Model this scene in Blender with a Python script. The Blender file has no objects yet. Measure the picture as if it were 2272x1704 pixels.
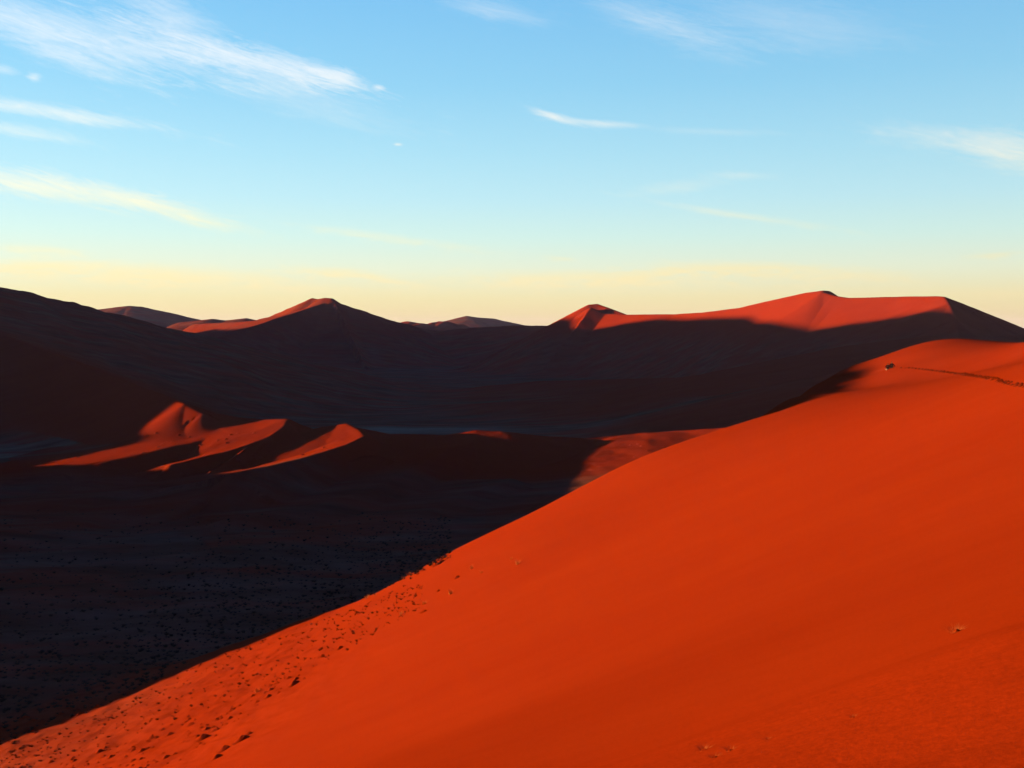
import bpy, bmesh, math, random, os
import numpy as np
from mathutils import Vector, Matrix, Quaternion

random.seed(7)
RES = float(os.environ.get('DUNE_RES', '1.0'))
scene = bpy.context.scene
COL = scene.collection

# ------------------------------------------------------------------ camera
F_PX, CX, CY, HORIZON = 2230.0, 1136.0, 852.0, 730.0
PITCH = math.atan((CY - HORIZON) / F_PX)
cam_d = bpy.data.cameras.new('camera')
cam_d.sensor_fit = 'HORIZONTAL'
cam_d.angle = 2 * math.atan(CX / F_PX)
cam_d.clip_start = 0.1
cam_d.clip_end = 120000
cam = bpy.data.objects.new('camera', cam_d)
cam.location = (0, 0, 0)
cam.rotation_euler = (math.pi / 2 - PITCH, 0, 0)
COL.objects.link(cam)
scene.camera = cam
cp, sp = math.cos(PITCH), math.sin(PITCH)

def sight(px, py):
    a, b = (px - CX) / F_PX, -(py - CY) / F_PX
    y = cp + sp * b
    z = -sp + cp * b
    return a / y, z / y

def P(px, py, Y):
    """point of the place seen in direction (px, py), Y metres ahead"""
    u, v = sight(px, py)
    return (u * Y, Y, v * Y)

# ------------------------------------------------------------------ numpy noise
_rng = np.random.RandomState(11)
_perm = _rng.permutation(512).astype(np.int64)
_ang = _rng.rand(512) * 2 * np.pi
_gx, _gy = np.cos(_ang), np.sin(_ang)

def perlin(x, y):
    xi = np.floor(x).astype(np.int64); yi = np.floor(y).astype(np.int64)
    xf = x - xi; yf = y - yi
    def g(ix, iy, fx, fy):
        h = _perm[(_perm[ix & 511] + iy) & 511]
        return _gx[h] * fx + _gy[h] * fy
    u = xf * xf * xf * (xf * (xf * 6 - 15) + 10)
    v = yf * yf * yf * (yf * (yf * 6 - 15) + 10)
    a = g(xi, yi, xf, yf); b = g(xi + 1, yi, xf - 1, yf)
    c = g(xi, yi + 1, xf, yf - 1); d = g(xi + 1, yi + 1, xf - 1, yf - 1)
    return (a + u * (b - a)) * (1 - v) + (c + u * (d - c)) * v

def fbm(x, y, n=4):
    s = 0; a = 1.0
    for i in range(n):
        s = s + a * perlin(x * 2 ** i + 17.3 * i, y * 2 ** i - 9.1 * i); a *= .5
    return s

def sstep(a, b, x):
    t = np.clip((x - a) / (b - a), 0, 1)
    return t * t * (3 - 2 * t)

# ------------------------------------------------------------------ terrain pieces
def ridge(x, y, pts, sl, sr, eps=1.5, D=None, drop_l=None):
    """tent over a crest polyline; sl / sr = slope on the left / right of its travel direction"""
    out = np.full(x.shape, -400.0)
    n = len(pts)
    seg = []
    for i in range(n - 1):
        dx, dy = pts[i + 1][0] - pts[i][0], pts[i + 1][1] - pts[i][1]
        L = math.hypot(dx, dy) + 1e-9
        seg.append((dx / L, dy / L, L))
    for i in range(n - 1):
        ax, ay, az = pts[i]; bx, by, bz = pts[i + 1]
        ux, uy, L = seg[i]
        tr = ((x - ax) * ux + (y - ay) * uy) / L
        t = np.clip(tr, 0, 1)
        ex = x - (ax + t * (bx - ax)); ey = y - (ay + t * (by - ay))
        d = np.sqrt(ex * ex + ey * ey + eps * eps) - eps
        side = ux * ey - uy * ex            # > 0 on the left
        for k, cap in ((i, tr < 0), (i + 1, tr > 1)):
            if 0 < k < n - 1:               # a bend: split left from right along the mean direction
                mx, my = seg[k - 1][0] + seg[k][0], seg[k - 1][1] + seg[k][1]
                q = math.hypot(mx, my) + 1e-9
                side = np.where(cap, (mx * ey - my * ex) / q, side)
        w = .5 + .5 * np.tanh(side / (eps + .01))
        s = sl * w + sr * (1 - w)
        if i == 0: s = np.where(tr < 0, max(sl, sr) + .1, s)
        if i == n - 2: s = np.where(tr > 1, max(sl, sr) + .1, s)
        if D:
            drop = D * (1 - np.exp(-s * d / D)) + 0.02 * d
        else:
            drop = s * d
        out = np.maximum(out, az + t * (bz - az) - drop)
    return out

def tps_fit(pts, lam=1e-3):
    p = np.array(pts, float); n = len(p)
    d2 = ((p[:, None, :2] - p[None, :, :2]) ** 2).sum(-1)
    K = .5 * d2 * np.log(d2 + 1e-9)
    A = np.zeros((n + 3, n + 3)); A[:n, :n] = K + lam * 1e3 * np.eye(n)
    A[:n, n] = 1; A[:n, n + 1:] = p[:, :2]; A[n, :n] = 1; A[n + 1:, :n] = p[:, :2].T
    w = np.linalg.solve(A, np.concatenate([p[:, 2], [0, 0, 0]]))
    return p[:, :2], w

def tps_eval(fit, x, y):
    c, w = fit
    s = w[-3] + w[-2] * x + w[-1] * y
    for i in range(len(c)):
        d2 = (x - c[i, 0]) ** 2 + (y - c[i, 1]) ** 2
        s += w[i] * .5 * d2 * np.log(d2 + 1e-9)
    return s

# -- foreground dune, the slope the photographer stands on
FG = [P(*q) for q in [
    (815, 1327, 147.3), (1000, 1227, 150.0), (1186, 1134, 146.6), (1400, 1024, 149.9), (2015, 773, 232.7), (2070, 759, 233.4),
    (2149, 753, 222.4), (2272, 765, 224.0), (1973, 822, 204.0), (2272, 856, 94.9), (2120, 836, 166.7), (2050, 823, 193.8),
    (1136, 1704, 23.4), (1136, 1400, 82.7), (1136, 1250, 116.6), (2272, 1704, 5.4), (2272, 1400, 9.1), (2272, 1100, 52.6),
    (2272, 950, 79.0), (1700, 1704, 7.2), (1700, 1400, 37.0), (1700, 1150, 86.0), (1700, 1000, 120.0), (1400, 1704, 16.1),
    (1400, 1300, 81.2), (1400, 1120, 121.2), (700, 1704, 60.0), (700, 1500, 105.0), (900, 1450, 95.3), (900, 1350, 117.6),
    (500, 1650, 90.0), (300, 1660, 103.0), (0, 1704, 112.0), (0, 1663, 120.0), (258, 1557, 133.0), (481, 1443, 148.0),
    (690, 1373, 153.0), (1600, 952, 152.0), (1676, 930, 160.0), (1755, 903, 172.0), (1849, 876, 195.0), (1912, 836, 212.0),
    (1936, 800, 228.0), (1755, 884, 195.0), (1815, 851, 215.0), (1857, 829, 226.0)]] + [
    (0, 0, -1.7), (-6, 4, -4.2), (-18, 30, -19.0), (-30, 60, -34.0), (-2, -12, -1.2), (6, -4, 0.2), (20, 5, 1.5), (47, 40, 0.5),
    (60, 10, 4.3), (60, -40, 6.0), (10, -60, 2.0), (-20, -40, -10.0), (-30, -10, -20.0), (-50, 0, -35.0), (-62, 30, -45.0), (-60, 75, -50.0),
    (-82, 90, -57.0), (-84, 125, -58.0), (-74, 150, -58.0), (-60, 165, -58.0), (-100, 60, -60.0), (-110, 120, -62.0), (-30, 172, -56.0), (-5, 188, -58.0),
    (16, 205, -60.0), (38, 224, -51.3), (54, 252, -59.0), (66, 278, -53.0), (90, 300, -36.0), (130, 320, -30.0), (180, 300, -18.0), (200, 200, -1.6),
    (180, 100, 4.0), (160, 0, 5.0), (104, 165, 4.3), (92, 120, 0.3), (122, 200, -1.8), (140, 240, -2.7), (80, 100, 4.4)]
FG_FIT = tps_fit(FG, 2e-5)

def h_foreground(x, y):
    h = tps_eval(FG_FIT, x, y)
    out = np.maximum(np.hypot((x - 40) / 190, (y - 110) / 230) - 1, 0) * 120
    h = h - out
    h = np.maximum(h, -120)
    # shallow wind furrows running with the slope near the crest by the camera
    near = np.exp(-(np.hypot(x, y) / 13) ** 2) * sstep(.8, 3.2, x + .05 * y)
    h = h + near * .085 * fbm(x * .10 + 3, y * .85 + x * .08, 4)
    flow = np.exp(-((y - 80) / 90) ** 2)
    h = h + flow * .05 * fbm(x * .08 - y * .02, y * .16 + x * .02, 3)
    toe = sstep(-30, -42, h)
    h = h + toe * (.16 * fbm(x / 2.6, y / 2.0, 3) + .35 * fbm(x / 9., y / 6., 3))
    h = h + .10 * fbm(x * .035 + y * .012, y * .05, 2)
    return h

def h_floor(x, y):
    r = np.hypot(x, y)
    h = np.full(x.shape, -56.0)
    h = h + .5 * fbm(x / 60., y / 45., 4) * np.clip(r / 120, .2, 2.2)
    h = h + np.exp(-((y - 230) / 110) ** 2) * 1.7 * fbm((x + .5 * y) / 42., (y - .45 * x) / 15., 4)
    h = h - 4 * sstep(1500, 3000, r)
    return h

LEFT_DUNE = [P(*q) for q in [(-500, 560, 1000), (-250, 650, 830), (0, 745, 680), (110, 780, 610), (200, 818, 560), (300, 854, 505), (380, 884, 462), (410, 896, 450), (450, 918, 441)]]
def h_leftdune(x, y):
    return ridge(x, y, LEFT_DUNE, .42, .52, 1.0)

B0 = [P(*q) for q in [(540, 952, 440), (490, 965, 428), (430, 980, 412), (370, 994, 397), (300, 1010, 381), (220, 1026, 368), (120, 1044, 355)]]
B1 = [P(*q) for q in [(500, 934, 458), (563, 930, 446), (639, 930, 432), (629, 946, 420), (600, 966, 406), (560, 983, 396), (500, 1002, 384), (430, 1020, 370), (380, 1032, 362)]]
B2 = [P(*q) for q in [(700, 950, 431), (769, 940, 428), (795, 953, 413), (807, 967, 400), (772, 985, 380), (715, 1004, 358), (650, 1022, 340), (590, 1036, 326), (520, 1050, 312)]]
CR = [P(*q) for q in [(639, 934, 433), (700, 953, 431), (769, 944, 428), (830, 964, 427), (900, 963, 430), (1000, 967, 435), (1060, 954, 435), (1110, 957, 433), (1200, 967, 433), (1300, 973, 446), (1400, 964, 458), (1500, 957, 456), (1650, 946, 440), (1800, 938, 420)]]
DR = [P(*q) for q in [(1050, 978, 418), (1000, 992, 395), (930, 1030, 360), (800, 1093, 316), (680, 1132, 292), (500, 1158, 276)]]
WAVES = [[P(*q) for q in w] for w in (
    [(830, 1012, 372), (660, 1062, 342), (480, 1100, 318), (240, 1150, 292), (-40, 1200, 262)],
    [(560, 1046, 358), (400, 1078, 338), (200, 1108, 318), (-60, 1140, 300)],
    [(1130, 1066, 342), (1040, 1102, 320), (900, 1156, 286), (700, 1200, 262), (480, 1228, 248)],
    [(300, 1060, 352), (140, 1078, 342), (-60, 1098, 332)])]
def h_mid(x, y):
    h = ridge(x, y, B0, .22, .13, 3)
    h = np.maximum(h, ridge(x, y, B1, .58, .21, .8))
    h = np.maximum(h, ridge(x, y, B2, .58, .25, .8))
    h = np.maximum(h, ridge(x, y, CR, .5, .16, 1.5))
    h = np.maximum(h, ridge(x, y, DR, .45, .13, 2.5))
    for w in WAVES:
        h = np.maximum(h, ridge(x, y, w, .38, .11, 2.0) + .5)
    # broad bank at the right end, steep on its left edge and rising gently behind the foreground dune
    e = x - .108 * y
    bank = np.minimum(-48.2 + .11 * e, -47.3 + .035 * e) + .4 * fbm(x / 13., y / 13., 2)
    bank = bank - .5 * np.maximum(y - 452, 0) - .03 * np.maximum(430 - y, 0) - .5 * np.maximum(x - 150, 0)
    h = np.maximum(h, bank)
    return h + .35 * fbm(x / 16., y / 26., 4)

BIG_LEFT = [(-587, 780, 76), (-600, 820, 88), (-640, 860, 97), (-648, 884, 96), (-650, 898, 87), (-655, 914, 82.5), (-658, 924, 78.5), (-662, 936, 72), (-680, 955, 76.5), (-708, 994, 83), (-750, 1073, 91), (-778, 1116, 93.5),
            (-832, 1200, 94.6), (-854, 1231, 89), (-868, 1250, 78), (-876, 1266, 82), (-892, 1288, 92.5), (-905, 1308, 93), (-960, 1370, 80), (-1020, 1440, 54), (-1100, 1600, 53), (-1200, 1800, 56)]
BIG_ARM = [P(*q) for q in [(-500, 500, 900), (-250, 566, 880), (0, 636, 860), (45, 646, 865), (130, 677, 880), (180, 704, 900), (215, 724, 915), (260, 742, 935), (340, 768, 960), (450, 800, 990)]]
def h_bigleft(x, y):
    h = ridge(x, y, BIG_LEFT, .6, .6, 1.5)
    h = np.maximum(h, ridge(x, y, BIG_ARM, .40, .26, 2))
    rib = fbm((x * .8 + y * .6) / 26., (y * .8 - x * .6) / 160., 3)
    fine = fbm((x * .8 + y * .6) / 9., (y * .8 - x * .6) / 70., 3)
    return h + 2.4 * rib + .5 * fine

PK1a = [P(*q) for q in [(430, 719, 1880), (560, 712, 1780), (600, 702, 1730), (640, 685, 1680), (693, 661, 1620), (706, 664, 1612), (722, 660, 1605), (736, 662, 1600)]]
PK1c = [P(*q) for q in [(736, 662, 1600), (760, 677, 1606), (830, 704, 1622), (900, 718, 1635), (932, 728, 1640), (965, 734, 1640), (1010, 731, 1635), (1060, 726, 1630), (1143, 722, 1610), (1235, 723, 1560)]]
def h_peakleft(x, y):
    h = ridge(x, y, PK1a, .45, .55, 1.5)
    h = np.maximum(h, ridge(x, y, PK1c, .45, .42, 1.5))
    # the sunlit face hangs between the two left arms like one side of a pyramid
    dx, dy = x + 287, y - 1600
    face = 45 + .291 * dx + .1075 * dy
    side = 45 - .45 * dx + .534 * dy
    back = 45 - .237 * dx - .40 * dy
    h = np.maximum(h, np.minimum(np.minimum(face, side), back))
    return h + .5 * fbm(x / 40., y / 40., 3) + .9 * fbm((x * .9 - y * .4) / 22., (y * .9 + x * .4) / 120., 4)

RDa = [P(*q) for q in [(2095, 658, 900), (2080, 657, 908), (2000, 658, 940), (1885, 661, 980), (1855, 657, 994), (1824, 648, 1010), (1790, 650, 1040), (1700, 672, 1090)]]
RDb = [P(*q) for q in [(1840, 646, 1022), (1826, 645, 1016), (1790, 649, 1040), (1700, 669, 1090), (1640, 683, 1120), (1560, 693, 1160), (1500, 697, 1200), (1390, 698, 1262), (1345, 696, 1285), (1310, 682, 1296)]]
RDc = [P(*q) for q in [(1390, 698, 1280), (1345, 681, 1305), (1325, 674, 1318), (1308, 675, 1318), (1290, 685, 1324), (1230, 722, 1380)]]
RDd = [P(*q) for q in [(2095, 658, 900), (2104, 672, 878), (2122, 710, 830), (2130, 754, 780), (2120, 800, 720)]]
RDe = [P(*q) for q in [(2095, 658, 900), (2150, 680, 915), (2272, 729, 940), (2400, 785, 960)]]
RDf = [P(*q) for q in [(1824, 648, 1002), (1760, 690, 930), (1720, 730, 880), (1700, 770, 830)]]
def h_right(x, y):
    h = ridge(x, y, RDa, .58, .50, 1.2)
    h = np.maximum(h, ridge(x, y, RDb, .58, .5, 1.2))
    h = np.maximum(h, ridge(x, y, RDc, .55, .5, 1.2))
    h = np.maximum(h, ridge(x, y, RDd, .50, .40, 1.2))
    h = np.maximum(h, ridge(x, y, RDe, .5, .45, 1.2))
    return h + .35 * fbm(x / 30., y / 30., 3) + .45 * fbm((x * .85 + y * .5) / 14., (y * .85 - x * .5) / 110., 4) * sstep(30, -20, h)

H1 = [P(*q) for q in [(1040, 871, 890), (1100, 858, 860), (1200, 846, 825), (1350, 842, 790), (1500, 838, 760), (1700, 815, 730), (1900, 765, 715), (2060, 745, 720)]]
H2 = [P(*q) for q in [(980, 907, 700), (1100, 896, 670), (1350, 890, 620), (1600, 876, 575), (1800, 838, 545), (1950, 800, 540)]]
def h_hump(x, y):
    h = ridge(x, y, H1, .22, .20, 6)
    return np.maximum(h, ridge(x, y, H2, .27, .25, 5)) + .4 * fbm(x / 35., y / 25., 3)

# dunes on the left, past the edge of the photograph: (Y, height) of the crest that keeps the low sun off the valley
OCC_NEAR = [(40, -54), (95, -54.0), (106, -46), (120, -39.6), (133, -36.9), (139, -32), (143, -26.5), (150, -19), (157, -9), (165, 1.5), (172, 10.5), (178, 13.0), (195, 14.4), (204, 16.3), (212, 18.4), (220, 20.5), (234, 21.2)]
OCC_FAR = [(234, 21.2), (246, 20.5), (312, -20), (325, -27), (340, -28), (354, -31), (366, -34), (380, -37), (395, -36), (410, -33), (427, -26), (440, -22.5),
           (449, -18), (458, -12), (470, -4), (490, 10), (540, 38), (620, 52), (700, 70), (780, 80)]
def occ_x(Y):
    return -.56 * Y - 150
OCC_NEAR_L = [(occ_x(Y), Y, z) for Y, z in OCC_NEAR]
OCC_L = [(occ_x(Y), Y, z) for Y, z in OCC_FAR]
def h_sideline(x, y):
    return np.maximum(ridge(x, y, OCC_NEAR_L, 1.35, 1.35, .6), ridge(x, y, OCC_L, .62, .62, 1.0))

FAR1 = [P(*q) for q in [(-120, 704, 2500), (60, 701, 2500), (180, 697, 2550), (215, 687, 2580), (290, 678, 2600), (312, 680, 2600), (350, 690, 2600), (400, 701, 2600), (450, 712, 2650), (520, 716, 2700)]]
FAR2 = [P(*q) for q in [(985, 722, 2950), (1010, 712, 2980), (1037, 701, 3000), (1060, 704, 3010), (1092, 707, 3030), (1120, 714, 3050), (1150, 723, 3060)]]
FAR3 = [P(*q) for q in [(860, 719, 2300), (900, 714, 2300), (930, 713, 2280), (950, 717, 2280), (975, 713, 2300), (1000, 719, 2300), (1030, 724, 2300)]]
FAR4 = [P(*q) for q in [(400, 716, 2250), (470, 707, 2250), (500, 710, 2250), (545, 705, 2250), (580, 712, 2250)]]
def h_far(which):
    def f(x, y):
        h = ridge(x, y, which, .35, .30 if which is FAR3 else .22, 5)
        return h + np.where(h > -120, (7.0 if which is FAR3 else 1.6) * fbm(x / 60., y / 60., 4), 0)
    return f

COMPS = [
    ('valley_floor', h_floor, 'flat grey red sand floor of the shaded valley between the dunes'),
    ('foreground_dune', h_foreground, 'smooth sunlit orange dune slope filling the lower right foreground'),
    ('hummocky_ridge', h_mid, 'low rippled ridge with sunlit crests across the middle of the valley'),
    ('shaded_dune', h_leftdune, 'dark dune spur in shade whose tip catches the sun'),
    ('sloping_dune', h_bigleft, 'huge dark dune slope descending from the left skyline'),
    ('peaked_dune', h_peakleft, 'far dune with a pointed sunlit summit and dark right flank'),
    ('ridge_dune', h_right, 'long far dune ridge with two summits and a sunlit upper face'),
    ('low_dune', h_hump, 'low shaded dune swells at the foot of the far ridge'),
    ('side_dune', h_sideline, 'dune ridge beyond the photograph that shades the valley'),
    ('distant_dune', h_far(FAR1), 'rounded blue grey dune on the far left horizon'),
    ('distant_hill', h_far(FAR2), 'small flat topped far dune on the horizon between the summits'),
    ('rocky_hill', h_far(FAR3), 'low jagged reddish hills on the horizon'),
    ('distant_mound', h_far(FAR4), 'thin line of dark mounds on the horizon beside the pointed summit'),
]

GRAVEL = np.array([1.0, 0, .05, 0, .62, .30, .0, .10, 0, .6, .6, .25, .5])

def all_heights(x, y):
    hs = np.full((len(COMPS),) + x.shape, -400.0)
    r = np.hypot(x, y)
    for i, (n, f, l) in enumerate(COMPS):
        if n == 'foreground_dune': m = r < 420
        elif n in ('hummocky_ridge',): m = (y > 200) & (y < 560) & (np.abs(x) < 420)
        elif n in ('shaded_dune',): m = (y > 300) & (y < 1300) & (x < 150) & (x > -1000)
        elif n == 'side_dune': m = (y > -120) & (y < 950) & (x < 0) & (x > -800)
        elif n in ('distant_dune', 'distant_hill', 'rocky_hill', 'distant_mound'): m = (y > 1700) & (r < 4200)
        elif n == 'valley_floor': m = np.ones(x.shape, bool)
        else: m = (y > 380) & (r < 3200)
        if m.any():
            hs[i][m] = f(x[m], y[m])
    return hs

def blend(hs, r, x=None, y=None):
    k = np.clip(.006 * r, .35, 5.0)
    m = hs.max(0)
    s = np.exp((hs - m) / k)
    tot = s.sum(0)
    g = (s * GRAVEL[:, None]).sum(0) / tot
    z = m + k * np.log(tot)
    if x is None: return z, g
    # the foot of the foreground dune is strewn with grit and dead grass
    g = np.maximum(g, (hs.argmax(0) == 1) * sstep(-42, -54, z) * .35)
    top = hs.argmax(0)
    g = np.where(top == 2, .55 * sstep(372, 338, y), g)
    # pale clay pan at the foot of the shaded dune and a strip of it behind the hummocky ridge
    pan = 1.1 * np.exp(-(((x + 212) / 66) ** 2 + ((y - 448) / 32) ** 2)) + .9 * np.exp(-(((x + 65) / 55) ** 2 + ((y - 552) / 18) ** 2)) + .7 * np.exp(-(((x - 85) / 60) ** 2 + ((y - 560) / 25) ** 2))
    g = g + np.where((top == 3) & (z > -50) | (x > -120) & (y < 480), 0, np.clip(pan * 1.3, 0, 1) * (.75 + .5 * fbm(x / 30., y / 12., 3)) * np.where(y < 480, sstep(-158, -178, x), 1))
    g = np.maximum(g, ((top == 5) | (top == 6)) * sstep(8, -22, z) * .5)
    return z, g

def height_at(x, y):
    xs = np.array([float(x)]); ys = np.array([float(y)])
    return float(blend(all_heights(xs, ys), np.hypot(xs, ys))[0][0])

def heights_at(x, y):
    return blend(all_heights(x, y), np.hypot(x, y))[0]

# ------------------------------------------------------------------ helpers
def tag(o, label=None, cat=None, group=None, kind=None):
    if label: o['label'] = label
    if cat: o['category'] = cat
    if group: o['group'] = group
    if kind: o['kind'] = kind
    return o

def link_mesh(name, verts, faces, mats, parent=None, smooth=False):
    me = bpy.data.meshes.new(name)
    me.from_pydata([tuple(v) for v in verts], [], faces)
    me.update()
    for m in (mats if isinstance(mats, (list, tuple)) else [mats]):
        me.materials.append(m)
    if smooth:
        me.polygons.foreach_set('use_smooth', [True] * len(me.polygons))
    o = bpy.data.objects.new(name, me)
    COL.objects.link(o)
    if parent: o.parent = parent
    return o

# ------------------------------------------------------------------ materials
def new_mat(name):
    m = bpy.data.materials.new(name); m.use_nodes = True
    nt = m.node_tree
    b = nt.nodes['Principled BSDF']
    b.inputs['Roughness'].default_value = .95
    b.inputs['Specular IOR Level'].default_value = 0
    return m, nt, b

def sand_material():
    m, nt, b = new_mat('sand')
    N, L = nt.nodes, nt.links
    geo = N.new('ShaderNodeNewGeometry')
    def noise(scale, detail=4, rough=.55, vec=None):
        n = N.new('ShaderNodeTexNoise'); n.inputs['Scale'].default_value = scale
        n.inputs['Detail'].default_value = detail; n.inputs['Roughness'].default_value = rough
        L.new(vec or geo.outputs['Position'], n.inputs['Vector']); return n
    mp = N.new('ShaderNodeMapping'); mp.inputs['Rotation'].default_value = (0, 0, math.radians(-28)); mp.inputs['Scale'].default_value = (.25, 1, 1)
    L.new(geo.outputs['Position'], mp.inputs['Vector'])
    big = noise(.02, 5, .6)
    streak = noise(.12, 6, .6, mp.outputs[0])
    grain = noise(14, 3, .7)
    at = N.new('ShaderNodeAttribute'); at.attribute_name = 'gravel'
    # sand colour: deep red to orange, with paler gravel on the valley floor
    r1 = N.new('ShaderNodeValToRGB')
    r1.color_ramp.elements[0].position = .3; r1.color_ramp.elements[0].color = (.142, .0112, .0012, 1)
    r1.color_ramp.elements[1].position = .7; r1.color_ramp.elements[1].color = (.166, .0152, .0017, 1)
    mixn = N.new('ShaderNodeMath'); mixn.operation = 'MULTIPLY_ADD'
    L.new(streak.outputs['Fac'], mixn.inputs[0]); mixn.inputs[1].default_value = .6
    hb = N.new('ShaderNodeMath'); hb.operation = 'MULTIPLY'; hb.inputs[1].default_value = .4
    L.new(big.outputs['Fac'], hb.inputs[0]); L.new(hb.outputs[0], mixn.inputs[2])
    L.new(mixn.outputs[0], r1.inputs[0])
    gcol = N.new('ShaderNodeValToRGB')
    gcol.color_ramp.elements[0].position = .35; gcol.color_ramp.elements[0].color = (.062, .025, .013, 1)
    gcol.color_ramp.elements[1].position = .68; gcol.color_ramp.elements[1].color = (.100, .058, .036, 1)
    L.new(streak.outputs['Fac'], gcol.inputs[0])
    mx = N.new('ShaderNodeMix'); mx.data_type = 'RGBA'
    pn = noise(.055, 6, .62, mp.outputs[0])
    pm = N.new('ShaderNodeMapRange'); pm.inputs[1].default_value = .32; pm.inputs[2].default_value = .68; pm.inputs[3].default_value = .35; pm.inputs[4].default_value = 1.55
    L.new(pn.outputs['Fac'], pm.inputs[0])
    gm = N.new('ShaderNodeMath'); gm.operation = 'MULTIPLY'; gm.use_clamp = True
    L.new(at.outputs['Fac'], gm.inputs[0]); L.new(pm.outputs[0], gm.inputs[1])
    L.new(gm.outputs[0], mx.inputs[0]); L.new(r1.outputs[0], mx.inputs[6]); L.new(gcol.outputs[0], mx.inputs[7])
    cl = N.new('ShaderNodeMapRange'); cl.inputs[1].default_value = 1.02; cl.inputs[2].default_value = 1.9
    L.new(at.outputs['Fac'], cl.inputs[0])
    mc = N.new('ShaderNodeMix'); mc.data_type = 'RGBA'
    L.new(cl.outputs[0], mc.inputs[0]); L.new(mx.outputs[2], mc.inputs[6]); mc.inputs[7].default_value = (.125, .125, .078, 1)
    gr = N.new('ShaderNodeMapRange'); gr.inputs[1].default_value = .2; gr.inputs[2].default_value = .8
    gr.inputs[3].default_value = .80; gr.inputs[4].default_value = 1.16
    L.new(grain.outputs['Fac'], gr.inputs[0])
    mul = N.new('ShaderNodeVectorMath'); mul.operation = 'SCALE'
    L.new(mc.outputs[2], mul.inputs[0]); L.new(gr.outputs[0], mul.inputs['Scale'])
    L.new(mul.outputs[0], b.inputs['Base Color'])
    # wind ripples and grain as bump
    bm1 = N.new('ShaderNodeBump'); bm1.inputs['Strength'].default_value = .5; bm1.inputs['Distance'].default_value = .01
    L.new(grain.outputs['Fac'], bm1.inputs['Height'])
    mid = noise(.35, 5, .6, mp.outputs[0])
    bm2 = N.new('ShaderNodeBump'); bm2.inputs['Strength'].default_value = .35; bm2.inputs['Distance'].default_value = .25
    L.new(mid.outputs['Fac'], bm2.inputs['Height']); L.new(bm1.outputs[0], bm2.inputs['Normal'])
    L.new(bm2.outputs[0], b.inputs['Normal'])
    return m

SAND = sand_material()

def plain(name, col, rough=.9, var=.15, scale=30):
    m, nt, b = new_mat(name)
    N, L = nt.nodes, nt.links
    tc = N.new('ShaderNodeTexCoord'); n = N.new('ShaderNodeTexNoise'); n.inputs['Scale'].default_value = scale
    L.new(tc.outputs['Object'], n.inputs['Vector'])
    r = N.new('ShaderNodeValToRGB')
    r.color_ramp.elements[0].position = .3; r.color_ramp.elements[0].color = tuple(c * (1 - var) for c in col) + (1,)
    r.color_ramp.elements[1].position = .7; r.color_ramp.elements[1].color = tuple(c * (1 + var) for c in col) + (1,)
    L.new(n.outputs['Fac'], r.inputs[0]); L.new(r.outputs[0], b.inputs['Base Color'])
    b.inputs['Roughness'].default_value = rough
    return m

STRAW = plain('dry_straw', (.26, .070, .018), .8)
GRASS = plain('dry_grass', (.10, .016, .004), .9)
TUFT = plain('dark_tuft', (.018, .012, .009), .9)

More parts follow.
